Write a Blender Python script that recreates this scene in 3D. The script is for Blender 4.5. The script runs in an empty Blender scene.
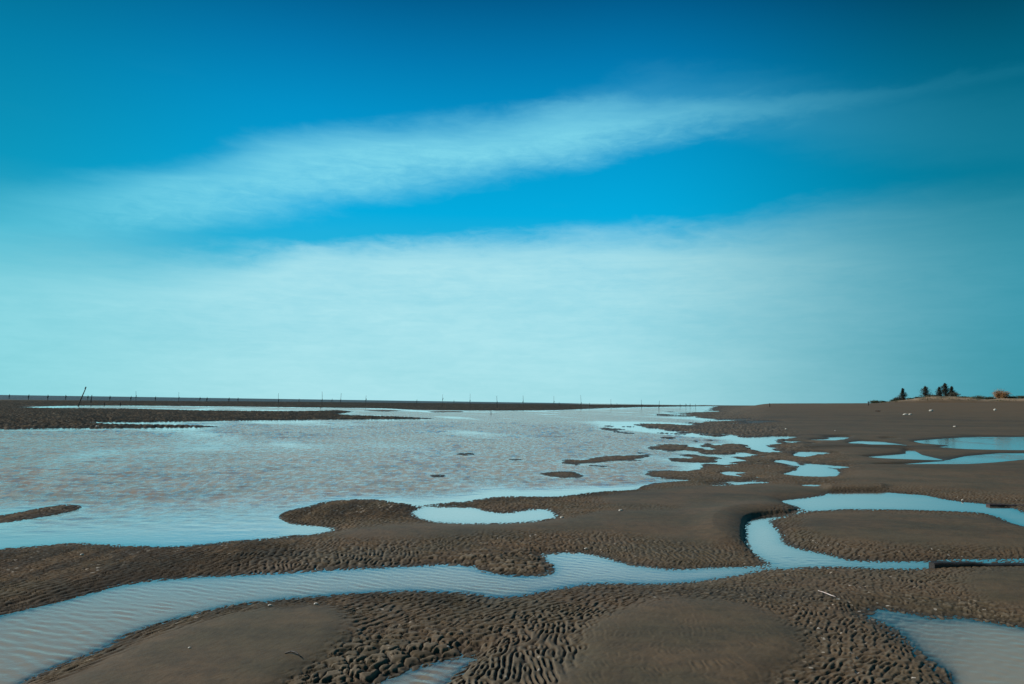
import bpy, bmesh, math, random
import numpy as np
from mathutils import Vector
random.seed(7); rng = np.random.default_rng(11)
S = bpy.context.scene
COL = S.collection

# ------------------------------------------------------------------ camera
W_PX, H_PX, FPX = 1024, 684, 780.0
EYE = 1.6
HOR_C = 401.9                      # horizon row at the picture's middle column
ROLL = math.atan(0.0145)
PITCH = math.atan((HOR_C - 342) / FPX)
F0 = np.array([0, math.cos(PITCH), math.sin(PITCH)])
R0 = np.array([1.0, 0, 0]); U0 = np.array([0, -math.sin(PITCH), math.cos(PITCH)])
RV = math.cos(ROLL) * R0 + math.sin(ROLL) * U0
UV = math.cos(ROLL) * U0 - math.sin(ROLL) * R0
cam_d = bpy.data.cameras.new('camera'); cam = bpy.data.objects.new('camera', cam_d); COL.objects.link(cam)
cam_d.sensor_width = 36; cam_d.lens = 36 * FPX / W_PX; cam_d.clip_end = 20000; cam_d.clip_start = 0.05
from mathutils import Matrix
cam.matrix_world = Matrix(((RV[0], UV[0], -F0[0], 0), (RV[1], UV[1], -F0[1], 0), (RV[2], UV[2], -F0[2], EYE), (0, 0, 0, 1)))
S.camera = cam

def ray(u, v):
    u = np.asarray(u, float); v = np.asarray(v, float)
    a = (u - 512) / FPX; b = (342 - v) / FPX
    return (RV[0]*a + UV[0]*b + F0[0], RV[1]*a + UV[1]*b + F0[1], RV[2]*a + UV[2]*b + F0[2])
def line(u): return 394.5 + 0.0145 * np.asarray(u, float)      # where the level horizon falls
HX = [-300, 0, 128, 256, 384, 512, 640, 768, 1024, 1300]
HY = [389, 394, 396.5, 399, 401.2, 402.9, 404.5, 405.4, 408.6, 412]
def hobs(u): return np.interp(u, HX, HY)                        # the photographed (slightly bowed) horizon
def fixv(u, v):
    u = np.asarray(u, float); v = np.asarray(v, float)
    d = v - hobs(u)
    w = np.clip(1 - d / 45.0, 0, 1)
    return v + (line(u) - hobs(u)) * w
def ground_pt(u, v, fix=True):
    if fix: v = fixv(u, v)
    dx, dy, dz = ray(u, v)
    t = EYE / np.maximum(-dz, 4e-4)
    return dx * t, dy * t
def azel(u, v):
    dx, dy, dz = ray(u, v)
    return np.arctan2(dx, dy), np.arctan2(dz, np.hypot(dx, dy))

# ------------------------------------------------------------------ materials helpers
def srgb(r, g, b):
    f = lambda c: (c/255/12.92) if c/255 <= 0.04045 else ((c/255+0.055)/1.055)**2.4
    return (f(r), f(g), f(b), 1)
class NT:
    def __init__(s, tree): s.t = tree; s.n = tree.nodes; s.l = tree.links
    def node(s, kind, **kw):
        n = s.n.new(kind)
        for k, v in kw.items():
            setattr(n, k, v)
        return n
    def setin(s, n, key, val):
        if isinstance(val, bpy.types.NodeSocket): s.l.new(val, n.inputs[key])
        elif val is not None: n.inputs[key].default_value = val
    def math(s, op, a, b=None, c=None, clamp=False):
        n = s.node('ShaderNodeMath', operation=op, use_clamp=clamp)
        s.setin(n, 0, a)
        if b is not None: s.setin(n, 1, b)
        if c is not None: s.setin(n, 2, c)
        return n.outputs[0]
    def mix(s, f, a, b, blend='MIX'):
        n = s.node('ShaderNodeMix', data_type='RGBA', blend_type=blend)
        s.setin(n, 0, f); s.setin(n, 6, a); s.setin(n, 7, b)
        return n.outputs[2]
    def ramp(s, f, pts, interp='LINEAR', color=True):
        n = s.node('ShaderNodeValToRGB'); cr = n.color_ramp; cr.interpolation = interp
        while len(cr.elements) < len(pts): cr.elements.new(0.5)
        for e, (p, c) in zip(cr.elements, pts):
            e.position = p; e.color = c if isinstance(c, tuple) else (c, c, c, 1)
        s.setin(n, 0, f); return n.outputs[0]
    def noise(s, vec, scale, detail=4, rough=0.55, dist=0.0, out=0):
        n = s.node('ShaderNodeTexNoise'); s.setin(n, 'Vector', vec); n.inputs['Scale'].default_value = scale
        n.inputs['Detail'].default_value = detail; n.inputs['Roughness'].default_value = rough; n.inputs['Distortion'].default_value = dist
        return n.outputs[out]
    def smooth(s, v, a, b, lo=0.0, hi=1.0):
        n = s.node('ShaderNodeMapRange', interpolation_type='SMOOTHSTEP')
        s.setin(n, 0, v); s.setin(n, 1, a); s.setin(n, 2, b); n.inputs[3].default_value = lo; n.inputs[4].default_value = hi
        return n.outputs[0]
    def attr(s, name):
        n = s.node('ShaderNodeAttribute', attribute_name=name); return n.outputs['Fac']
def new_mat(name):
    m = bpy.data.materials.new(name); m.use_nodes = True
    m.node_tree.nodes.clear(); nt = NT(m.node_tree)
    out = nt.node('ShaderNodeOutputMaterial'); return m, nt, out
def simple_mat(name, c1, c2, scale=8, rough=0.85, bump=0.3):
    m, nt, out = new_mat(name)
    g = nt.node('ShaderNodeNewGeometry'); tc = nt.node('ShaderNodeTexCoord').outputs['Object']
    f = nt.noise(tc, scale, 5)
    p = nt.node('ShaderNodeBsdfPrincipled'); nt.setin(p, 'Base Color', nt.mix(nt.smooth(f, 0.35, 0.65), c1, c2))
    p.inputs['Roughness'].default_value = rough
    b = nt.node('ShaderNodeBump'); b.inputs['Strength'].default_value = bump; b.inputs['Distance'].default_value = 0.02
    nt.setin(b, 'Height', nt.noise(tc, scale*4, 4)); nt.setin(p, 'Normal', b.outputs[0])
    nt.l.new(p.outputs[0], out.inputs[0]); return m

# ------------------------------------------------------------------ log-polar raster of the tidal flat
DA = 0.00125; DL = 0.0025
A0, A1 = math.radians(-50), math.radians(50)
R_MIN, R_MAX = 2.7, 3600.0
NA = int((A1 - A0) / DA) + 1
NL = int(math.log(R_MAX / R_MIN) / DL) + 1
AZ = A0 + DA * np.arange(NA); LR = math.log(R_MIN) + DL * np.arange(NL)
RR = np.exp(LR)
def to_cell(poly):
    P = np.array(poly, float)
    # densify so straight picture edges stay straight
    Q = []
    for i in range(len(P)):
        a, b = P[i], P[(i+1) % len(P)]
        n = max(1, int(abs(b[0]-a[0]) / 8 + abs(b[1]-a[1]) / 4))
        for k in range(n): Q.append(a + (b-a) * k / n)
    Q = np.array(Q)
    x, y = ground_pt(Q[:, 0], Q[:, 1])
    r = np.hypot(x, y); az = np.arctan2(x, y)
    return (az - A0) / DA, (np.log(np.clip(r, 1.2, 6000)) - LR[0]) / DL
def fill(mask, poly, val):
    cx, cy = to_cell(poly)
    n = len(cx)
    y0 = max(0, int(math.floor(cy.min()))); y1 = min(NL - 1, int(math.ceil(cy.max())))
    cx2 = np.roll(cx, -1); cy2 = np.roll(cy, -1)
    for yy in range(y0, y1 + 1):
        yc = yy + 1e-4
        m = (cy <= yc) != (cy2 <= yc)
        if not m.any(): continue
        xs = np.sort(cx[m] + (yc - cy[m]) / (cy2[m] - cy[m]) * (cx2[m] - cx[m]))
        for k in range(0, len(xs) - 1, 2):
            a = max(0, int(math.ceil(xs[k]))); b = min(NA - 1, int(math.floor(xs[k+1])))
            if b >= a: mask[yy, a:b+1] = val
def blur(m, s):
    out = m.astype(np.float32)
    w = max(1, int(round(s)))                     # three box passes
    for ax in (0, 1):
        for _ in range(3):
            pad = [(0, 0), (0, 0)]; pad[ax] = (w + 1, w)
            c = np.cumsum(np.pad(out, pad, mode='edge'), axis=ax, dtype=np.float64)
            n = out.shape[ax]
            hi = np.take(c, np.arange(2*w+1, 2*w+1+n), axis=ax); lo = np.take(c, np.arange(0, n), axis=ax)
            out = ((hi - lo) / (2*w+1)).astype(np.float32)
    return out

def lattice_noise(x, y, scale, seed, octaves=4, gain=0.5):
    out = np.zeros(np.broadcast(x, y).shape, np.float32); amp = 1.0; tot = 0
    for o in range(octaves):
        g = np.random.default_rng(seed + o).random((256, 256)).astype(np.float32) * 2 - 1
        fx = x * scale * 2**o + 37.3*o; fy = y * scale * 2**o + 11.7*o
        ix = np.floor(fx).astype(np.int32); iy = np.floor(fy).astype(np.int32)
        tx = (fx - ix).astype(np.float32); ty = (fy - iy).astype(np.float32)
        tx = tx*tx*(3-2*tx); ty = ty*ty*(3-2*ty)
        ix0 = ix & 255; iy0 = iy & 255; ix1 = (ix+1) & 255; iy1 = (iy+1) & 255
        out += amp * ((g[iy0, ix0]*(1-tx) + g[iy0, ix1]*tx)*(1-ty) + (g[iy1, ix0]*(1-tx) + g[iy1, ix1]*tx)*ty)
        tot += amp; amp *= gain
    return out / tot
WATER = [
 # main tidal water with the thin strip behind the rough bar
 [(24,406.6),(60,405.6),(128,405.6),(200,406.5),(256,407.3),(320,408.2),(384,409),(420,411),(512,411.3),(560,410.8),(600,409),(640,407.8),(700,406.5),(720,405.9),
  (712,408.5),(710,410.5),(724,412.2),(726,417.5),(747,418.7),(748,420.5),(722,421.5),(712,423),(712,438),(737,438.9),(762,436.5),(795,435.8),(797,438),(778,439),(769,441),(777,444),(767,446),(778,448.5),(771,452),(754,455),(737,457),(735,460),(742,466),(737,468),(730,480),
  (696,480),(675,482),(655,483),(644,486.3),(637,490),(618,491),(600,492),(580,494.3),(556,497.7),(511,496.6),(491,497.3),(474,500.5),(460,502),(440,503.5),(428,505),(419.5,505.7),(403,504),(383,500.5),(360,499.3),(326,501.8),(306.5,507.4),(288,510.9),(278,516.5),(290,523.5),(318,525.7),(336,527.3),(346,529.8),(330,532.8),(306.5,535.6),(285,537.3),(260,539.8),(233,541.5),(200,545),(167,547.5),(127,546),(77,543.3),(33,546.5),(0,550),(-150,566),(-300,590),(-300,398),(-150,405),(0,408)],
 # middle pool
 [(409,512),(418,507.5),(430,507.3),(480,507.4),(486.5,511.5),(493,512.6),(511.5,512.4),(523,510),(549.5,508),(553,511.5),(559.6,516.5),(553,520),(535,522),(513,523.5),(480,524),(446.5,523.2),(430,522.4),(415,518.5)],
 # winding stream, lower left to right, and the branch behind the right sand dome
 [(-250,690),(-100,640),(0,615),(33,606.5),(67,598),(100,590),(113,586),(150,580.5),(200,576.5),(266,574),(341,569),(391,566.5),(464,563.3),(474,568),(501,575),(527.5,576.5),(554,574),(556,570),(544,560),(534,553.3),(587.5,552.3),(607.6,558.3),(627.5,564.3),(661,569),(682,570),(715,567.8),(755,567),(779,565.2),(762,560),(745.5,543.5),(745,532),(746.5,525),(747.3,521.4),(754.6,517.8),(769,515.6),(784,514.5),(798.5,511.2),(800.6,508.7),(794,505.8),(778,501),(801.4,498.8),(823,495.8),(830.6,492.2),(880,491.8),(913.6,494.4),(925,495),(941.4,498.8),(962,501.7),(988,503.9),(1011,507),(1024,513.4),(1200,534),(1200,553),(1024,527.3),(1008.7,523),(995.5,516.3),(982,512.7),(938.5,511.2),(880,509.7),(848,509.7),(810,512),(798.5,514.9),(769,520.7),(773.6,525),(782.4,533.9),(784,544),(792.6,546.3),(804,550),(828,554.3),(848,560.2),(880,561.4),(931,561.4),(953,559.2),(1024,558.8),(1200,558),(1200,566),(1024,563.5),(934,565.5),(934,569.7),(909,569.9),(880,569.3),(848,567.8),(828,567.5),(798.5,568.2),(770,570.5),(754.6,572.5),(733,576.4),(699.7,581.4),(666,584.7),(600,583.9),(594,583.3),(554,590),(514,598.3),(487.6,598.3),(474,593.3),(407.6,591.7),(341,595),(300,598.3),(233,605),(167,621.7),(133,631.7),(100,650),(50,670),(23,683),(0,700),(-60,740),(-250,900)],
 [(490,648),(478,651.7),(460,655.8),(433,661.7),(407,670),(380,681.7),(350,697),(300,730),(260,800),(330,800),(400,730),(447,683),(463,671.7),(470,665),(485,653.3)],
 [(850,611),(884,607),(909.5,612),(931.6,618.4),(952,616.7),(972.3,618.4),(994.4,622.7),(1024,627.8),(1250,650),(1250,900),(1000,900),(965,720),(948,683),(950,673.6),(934,666.9),(920,655),(912,644.8),(898,638),(888,629.5),(870,621)],
 [(912,441),(943,438.3),(978.5,436.2),(1024,436.6),(1250,437),(1250,452),(1024,450.2),(1002,450.2),(964,449.5),(936,447.4),(950,445.5),(925,444)],
 [(1024,453),(1250,456),(1250,462),(1024,459.4),(999.5,462.2),(964,464.3),(922,464.9),(880,465.8),(869,466.2),(915,462.9),(943,461.3),(967,455.9),(999.5,453)],
 [(863,457),(880,455.6),(905,453.8),(906,449.5),(914,450.2),(922,455),(944.7,460.3),(880,458.9)],
 [(851,443.3),(860,440.5),(880,441.2),(894,443.2),(908,445.3),(905,446.6),(880,445.6),(868.6,446)],
 [(882,438.2),(890,437.8),(897,438.4),(896,439.6),(883,439.3)],
 [(808,439.8),(836,436.9),(847,436.2),(847,438),(833,439.8),(810,441)],
 [(828,431.6),(832,432),(836,434.6),(836,435.8),(831,434.8)],
 [(784.5,455.8),(794.7,454.2),(804,452),(822,452),(831.7,453.3),(827.6,454.3),(818,455),(814,457.2),(794.7,457.2)],
 [(777,461),(799,460),(811,462.4),(827.6,464.5),(848,467.2),(844,468),(830,469),(840,472.7),(837,476.4),(805.7,477.5),(788,476.4),(773,474),(788,470.9),(797.5,469),(809.8,468.2),(798.8,465),(788,462.4)],
 [(800,484.3),(822,484.3),(819,486.6),(802,486.4)],
 [(707,483),(722,481.6),(740,481.2),(766,481.8),(769,483.4),(740,485),(712,486.4)],
 [(750,421.6),(765,421.2),(768,422.2),(752,422.8)], [(722,434.3),(731,433.8),(739,434.6),(730,435.4)], [(690,416.8),(702,416.4),(705,417.3),(692,417.5)], [(800,423.4),(812,423),(813,424),(802,424.4)],
 [(740,421.8),(760,421.2),(760,422.6),(741,423.4)], [(771,423.6),(778,423.4),(779,425),(772,425)], [(783,427.8),(787,428),(788,429.6),(784,429.4)],
 [(742,426),(747,425.6),(748,427.2),(743,427.4)],
]
LAND = [
 # rough bar at the left and its spit
 [(-300,409),(-150,430),(0,428.7),(60,427.8),(97,427.9),(130,427.8),(224,427.1),(190,425.4),(130,424.8),(100,424.3),(88,422.6),(85,421.6),(130,421.9),(200,421.2),(256,420.4),(320,420.2),(380,419.8),(437,419.5),(400,417.7),(350,416.2),(335,414.8),(352,412.4),(340,411),(300,412),(256,411.8),(200,411),(128,408.8),(60,408.3),(24,407.5),(-60,405),(-300,400)],
 [(362,411.4),(385,410.9),(402,411.6),(386,412.5)],
 [(428,412.3),(462,412.0),(464,412.9),(434,413.2)],
 [(-300,568),(-60,527),(0,523),(20,520.5),(50,515),(80,509.5),(83,505),(67,504.3),(40,508.3),(0,516.2),(-60,522),(-300,556)],
 [(682,413.2),(690,412.4),(726,412),(750,412),(750,418.6),(722,420.8),(717,420.2),(707,418.2),(687,415.9)],
 [(643,426.8),(654.5,424.1),(687,425),(702,423),(730,421.5),(730,430),(722,431),(702,432),(692,432.4),(677,432.8),(661,430.2),(672,428.5),(690,427.8),(660,428.2)],
 [(693,434),(702,431.7),(730,431),(730,439.2),(722,437.4),(704,435.4)],
 [(661,433),(682,433.4),(680,434.6),(664,434.4)], [(661,437),(670,436.7),(678,438),(667,438.6)],
 [(701,439.5),(710,438.9),(722,440),(718,440.9),(704,440.6)],
 [(599,425.8),(614,426.2),(612,427.2),(600,427)], [(603,432.2),(612,428.9),(622,427.9),(632,430.4),(642,431.2),(634,432.4),(638,434.8),(626,434.2),(616,432.4)],
 [(619,436.8),(627,436.6),(626,438),(620,437.9)],
 [(654,447.6),(662,445.5),(687,444.1),(712,445.5),(724,445),(748,443.8),(748,446),(729,447),(738,448),(752,449.6),(746,452),(726,452.8),(714,456),(707,459),(713,462),(687,461.4),(667,460.8),(658,459),(674,457),(692,453.7),(699,451.2),(687,450.9),(667,452),(656,450.9)],
 [(734,449.2),(744,447.4),(756,447.6),(756,451),(744,452)],
 [(651,475),(662,472.5),(687,471.2),(712,468.7),(737,467.5),(760,466),(760,480),(740,480.4),(718,480.2),(693,479.7),(668,478.2)],
 [(722,463.5),(731,461.4),(745,461),(745,467),(734,466.3)], [(729,457.6),(736,456.4),(744,457),(740,459.8),(732,459.2)],
 [(539,473.5),(553,471.8),(573.5,471.5),(583.5,475.8),(580,478),(558.5,477.4),(545,475.4)],
 [(549,461.6),(561,459.5),(583,460.2),(590,458),(612,455.5),(632,456.4),(635,458),(612,460.7),(604.5,464),(577,464),(553,462.4)],
 [(456,453.4),(470,452.8),(477,453.8),(470,455.4),(457,455)], [(541,448.8),(549,448.3),(555,449.1),(547,449.9)],
 [(427,475.6),(440,474.3),(448,475.8),(436,477.6)], [(563,441.4),(569,440.9),(575,441.6),(568,442.2)],
 [(506,459.6),(516,459),(524,459.8),(514,460.6)],
 [(655,423.2),(662,422.8),(671,423.4),(663,423.9)], [(664,415.2),(672,414.7),(680,415.3),(672,415.9)],
]
land = np.ones((NL, NA), np.float32)
for p in WATER: fill(land, p, 0)
for p in LAND: fill(land, p, 1)
# open sea beyond the far bar
fill(land, [(-400,384),(-400,395.5),(0,399.4),(128,400.8),(256,402.2),(384,403.7),(512,404.6),(640,405.4),(700,405.6),(700,404.6),(640,404.62),(512,402.98),(384,401.3),(256,399.1),(128,396.6),(0,394.1)], 0)
AZG, LRG = AZ[None, :], LR[:, None]
R2 = RR[:, None]
X = (R2 * np.sin(AZG)).astype(np.float32); Y = (R2 * np.cos(AZG)).astype(np.float32)

# ragged natural shorelines: jitter the mask with band noise
# broken-up little bars and puddles where the channels fray out in the middle distance
fray = np.zeros((NL, NA), np.float32)
fill(fray, [(600,412),(700,407),(800,412),(850,436),(850,470),(780,482),(700,482),(640,476),(560,470),(540,440)], 1)
fray = blur(fray, 12)
fn_ = lattice_noise(AZG * 36, LRG * 16, 1.0, 303, 3, 0.6)
land = np.where((fray > 0.35) & (RR[:, None] < 240), (blur(land, 5) + (1.45 * fn_) * np.clip(fray*1.3, 0, 1) * np.clip(4.5*blur(land, 40)*(1-blur(land, 40)), 0, 1) > 0.5).astype(np.float32), land)
near_w = np.clip((18 - RR[:, None]) / 5, 0, 1)
b1 = blur(land, 2.5); b1 = b1 * (1 - near_w) + blur(land, 5.5) * near_w; b2 = blur(land, 9); b3 = blur(land, 32)
nz = lattice_noise(AZG * 60, LRG * 60, 1.0, 5, 4)
m1 = b1 + 0.0

# ---- painted masks, in the same way
def area(polys, s):
    m = np.zeros((NL, NA), np.float32)
    for p in polys: fill(m, p, 1)
    return blur(m, s)
SMOOTH = area([
 [(585,640),(610,622),(650,609),(700,606),(750,613),(785,630),(800,650),(792,670),(760,692),(740,900),(500,900),(560,690),(590,665)],
 [(105,668),(150,643),(190,630),(260,614),(330,612),(352,625),(345,648),(315,668),(280,690),(200,800),(-50,900),(40,700)],
 [(330,534),(430,526),(560,523),(592,518),(600,514),(690,514),(690,508),(600,509),(596,499),(640,494),(700,488),(780,487),(835,489),(815,494),(780,499),(790,508),(745,517),(738,530),(738,548),(700,548),(640,538),(600,534),(540,533),(480,536),(400,545),(340,545)],
 [(800,520),(830,513),(1000,519),(1250,560),(1250,556),(960,551),(880,549),(830,543),(805,534)],
 [(960,578),(1040,571),(1250,570),(1250,625),(1010,612),(975,600)],
 [(850,482),(862,468),(850,455),(800,447),(790,430),(740,412),(725,404),(1300,404),(1300,520),(900,489),(850,489)],
], 10)
FIELD_B = area([
 [(500,640),(540,622),(600,632),(600,680),(590,800),(420,800),(470,672)],
 [(540,545),(600,538),(660,545),(745,552),(770,566),(700,568),(640,566),(600,553)],
 [(240,556),(330,552),(440,548),(470,560),(380,568),(260,574)],
], 14)
FIELD_C = area([[(300,680),(350,640),(420,635),(500,640),(480,655),(400,675),(330,720),(260,720)], [(400,556),(480,554),(550,556),(556,574),(500,578),(450,566)]], 10)
FIELD_D = area([[(-200,640),(-200,560),(60,545),(300,545),(330,556),(120,590),(0,616)], [(-100,760),(20,690),(100,655),(170,625),(260,605),(330,600),(330,612),(240,620),(120,670),(60,740)]], 10)

MUSSEL = area([
 [(-300,398),(-150,404),(0,400),(128,401),(256,402),(384,403.4),(512,404),(640,405),(700,405.8),(640,408.5),(600,409.5),(512,412),(384,410),(256,408),(128,406),(24,406),(60,408),(256,411),(340,411),(440,419.5),(256,421),(90,424),(224,427.5),(0,430),(-300,440)],
], 3)
DARKMUD = 0.66 * area([
 [(-300,540),(0,548),(127,545),(233,540),(300,545),(300,560),(200,578),(100,592),(0,617),(-300,680)],
 [(-300,525),(0,514),(83,503),(84,510),(0,525),(-300,570)], [(270,517),(326,500),(403,503),(430,505),(640,487),(640,492),(560,500),(430,507),(410,514),(400,520),(300,524)],
 [(20,690),(50,668),(167,619),(240,603),(340,593),(480,597),(480,612),(340,606),(240,614),(150,640),(60,690)]], 8)
SHOAL = area([[(850,606),(920,606),(945,640),(965,690),(930,720),(900,640)], [(640,484),(775,478),(775,488),(660,492)], [(0,575),(113,584),(60,604),(-50,620)], [(275,508),(300,540),(260,545)]], 6)
SHALLOW = area([[(850,600),(960,612),(985,640),(960,680),(955,720),(900,720),(870,640)], [(690,479),(775,480),(775,487),(690,488)], [(60,575),(113,584),(60,604),(0,614),(0,585)]], 8)
def ss(x, a, b):
    q = np.clip((x - a) / (b - a), 0, 1); return q*q*(3-2*q)
# ---- wave-like random fields with a narrow band of wavelengths (ripple marks with natural forks and breaks)
def band_field(seed, N, cell, wl, bw, ang, spread, iso=False):
    g = np.random.default_rng(seed).standard_normal((N, N))
    Fq = np.fft.fft2(g); k = np.fft.fftfreq(N, cell)
    KX, KY = np.meshgrid(k, k); K = np.hypot(KX, KY) + 1e-9; T = np.arctan2(KY, KX)
    rad = np.exp(-0.5 * ((K * wl - 1) / bw) ** 2)
    if iso: a = 1
    else:
        d = np.abs(np.angle(np.exp(1j * (T - ang)))); d = np.minimum(d, np.pi - d)
        a = np.exp(-0.5 * (d / spread) ** 2)
    f = np.real(np.fft.ifft2(Fq * rad * a)); f /= f.std()
    return f.astype(np.float32)
def samp(f, x, y, cell):
    N = f.shape[0]
    fx = x / cell; fy = y / cell
    ix = np.floor(fx).astype(np.int32); iy = np.floor(fy).astype(np.int32)
    tx = (fx - ix).astype(np.float32); ty = (fy - iy).astype(np.float32)
    i0 = ix % N; i1 = (ix+1) % N; j0 = iy % N; j1 = (iy+1) % N
    return (f[j0, i0]*(1-tx) + f[j0, i1]*tx)*(1-ty) + (f[j1, i0]*(1-tx) + f[j1, i1]*tx)*ty

# rows kept in the meshes
def row_pick(near_step, lim, far_step):
    n = int((math.log(lim) - LR[0]) / DL)
    return np.concatenate([np.arange(0, n, near_step), np.arange(n, NL, far_step)])
rows = row_pick(1, 42.0, 4)

# terrain height
wx = X + 0.25 * lattice_noise(X, Y, 0.35, 40, 2); wy = Y + 0.25 * lattice_noise(X, Y, 0.35, 50, 2)
CELL = 0.012
def ripple(seed, wl, bw, ang, spread, iso=False, asym=0.010):
    f = band_field(seed, 1024, CELL, wl, bw, ang, spread, iso)
    g = samp(f, wx, wy, CELL)
    g = samp(f, wx + asym*np.cos(ang)*g, wy + asym*np.sin(ang)*g, CELL)
    return g
fA = ripple(1, 0.066, 0.18, math.radians(148), math.radians(24))
fB = ripple(2, 0.072, 0.18, math.radians(5), math.radians(20))
fC = ripple(3, 0.100, 0.22, math.radians(140), math.radians(55), asym=0.0)
fD = ripple(4, 0.066, 0.18, math.radians(154), math.radians(13))
far_f = band_field(6, 1024, 0.04, 0.24, 0.35, math.radians(10), math.radians(60))
fFar = samp(far_f, X, Y*0.4, 0.04)
def blend(a, b, w): return a * np.sqrt(np.clip(1-w, 0, 1)) + b * np.sqrt(np.clip(w, 0, 1))
def lumps(ang, wl, ln, seed):
    'rounded lumps parted by narrow grooves (broken-up ripple crests)'
    n0 = int((math.log(34) - LR[0]) / DL); out = np.zeros((NL, NA), np.float32)
    xx = wx[:n0] + 0.02*fC[:n0]; yy = wy[:n0] + 0.02*fA[:n0]
    a = (xx*math.cos(ang) + yy*math.sin(ang)) / wl; b = (-xx*math.sin(ang) + yy*math.cos(ang)) / ln
    ia = np.floor(a).astype(np.int32); ib = np.floor(b).astype(np.int32)
    gj = np.random.default_rng(seed).random((512, 512, 3)).astype(np.float32)
    F1 = np.full(a.shape, 9, np.float32); F2 = F1.copy(); hh_ = np.zeros_like(F1)
    for da in (-1, 0, 1):
        for db in (-1, 0, 1):
            J = gj[(ia+da) & 511, (ib+db) & 511]
            d = np.hypot(ia+da+0.12+0.76*J[..., 0]-a, ib+db+0.12+0.76*J[..., 1]-b)
            near = d < F1
            F2 = np.where(near, F1, np.minimum(F2, d)); hh_ = np.where(near, J[..., 2], hh_); F1 = np.where(near, d, F1)
    e = np.clip((F2 - F1) / 0.48, 0, 1)
    out[:n0] = (e*(2-e)) * (0.75 + 0.5*hh_) * 1.75 - 1.15
    return out
lump_a = lumps(math.radians(150), 0.062, 0.125, 901); lump_c = lumps(math.radians(135), 0.090, 0.135, 902)
g = blend(blend(blend(fA, fD, FIELD_D), fB, FIELD_B), fC, FIELD_C)
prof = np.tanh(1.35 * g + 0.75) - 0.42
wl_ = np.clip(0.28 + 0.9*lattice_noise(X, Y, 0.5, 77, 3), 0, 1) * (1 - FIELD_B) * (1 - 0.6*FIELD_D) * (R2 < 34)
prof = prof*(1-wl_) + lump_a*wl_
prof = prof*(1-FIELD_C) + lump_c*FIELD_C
farw = np.clip((np.log(R2) - math.log(20)) / math.log(2.5), 0, 1)
patch = lattice_noise(X, Y, 0.6, 60, 3)
rip_amp = (0.0122 + 0.004 * patch + 0.003 * FIELD_C) * (1 + 0.5*ss(R2, 7, 13)) * (1 - 0.28*ss(AZG, 0.02, 0.25))
# the smooth domes keep only faint, broad traces
sm_edge = np.clip(SMOOTH * 1.3 + 0.55 * patch * np.clip(4*SMOOTH*(1-SMOOTH) + 0.25, 0, 1) - 0.10, 0, 1)
rough_m = 1 - sm_edge
rip = prof * rip_amp * (0.07 + 0.93 * rough_m ** 1.2) + 0.0007 * fB * sm_edge * np.clip(0.3 + 2*lattice_noise(X, Y, 0.8, 66, 3), 0, 1)
rip_far = (0.03 + 0.025*MUSSEL) * np.tanh(fFar * 1.2) * rough_m
rip = rip * (1 - 0.75 * farw) + rip_far * farw
t = 2 * m1 - 1
dome = 0.004 + 0.035*farw + 0.018 * np.clip(2*b2 - 1, 0, 1) + 0.02 * np.clip(2*b3 - 1, 0, 1) ** 1.2 + 0.03 * SMOOTH * np.clip(2*b2-1, 0, 1)*np.clip(2*b3-0.6, 0, 1)
dome *= 1 + 0.25 * lattice_noise(X, Y, 0.45, 70, 3)
deep = 0.005 + 0.009*(1-near_w) + 0.03 * np.clip(1 - 2*b2, 0, 1) + 0.07 * np.clip(1 - 2*b3, 0, 1)
deep = deep * (1 - 0.45*SHALLOW)
Z = np.where(t > 0, t * dome, t * deep)
subm = np.clip(1 - (-t) * 0.2, 0.35, 1) ; subm = np.maximum(subm, SHALLOW)
Z = Z + rip * np.where(t > 0, 1, subm)
Z += 0.011 * SHOAL * np.clip(0.3 + 1.6*lattice_noise(X, Y, 3.0, 171, 3), 0, 1) * (t < 0.2)
Z += 0.004 * lattice_noise(X, Y, 1.6, 90, 3) * (R2 < 60)
# cut banks (steep little cliff) on the outer side of the bend and behind the right-hand water
bank = area([
             [(826,491.6),(832,491.2),(885,490.6),(885,487),(830,487)],
             [(800,446),(865,446.4),(868,447.6),(905,447.2),(905,449),(800,449)]], 3)
bank = np.maximum(bank, area([[(722,545),(742,553),(744.5,543),(744,530),(745.5,521),(754,516.6),(769,514.4),(784,513.3),(797,510.2),(790,506),(762,508),(725,512),(708,524),(708,536)]], 12) * 1.25)
Z += 0.05 * np.clip(bank * 1.3, 0, 1) * np.clip((t-0.15)*3, 0, 1)
# upper beach and dunes on the right
az_b0, _ = azel(722, 405); az_b1, _ = azel(1024, 405)
qa = np.clip((AZG - az_b0) / (az_b1 - az_b0), 0, 1.6)
crest = ss(AZG, float(az_b0) - 0.004, float(az_b0) + 0.06) * 1.85 + 1.05 * qa
Z += crest * ss(R2, 62, 205) * (1 + 0*Z)
az_d0 = float(azel(872, 403)[0])
dun = ss(AZG, az_d0 - 0.01, az_d0 + 0.05)
bumps = 0.55 + 0.5 * lattice_noise(AZG * 55 + 0*LRG, LRG * 6, 1.0, 120, 3)
peak = np.exp(-((AZG - float(azel(943, 400)[0])) / 0.022) ** 2) * 0.75
Dm = dun * ss(R2, 214, 232) * (1 - 0.6 * ss(R2, 250, 330))
Z += Dm * (0.75 + bumps * 0.8 + peak)
DUNE = np.clip(Dm, 0, 1)
# small undulation of the far bar
Z += 0.10 * lattice_noise(X, Y, 0.03, 130, 3) * ss(R2, 110, 260) * np.clip(t, 0, 1) * (AZG < az_b0)

wet = np.clip(1 - b2, 0, 1)

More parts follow.
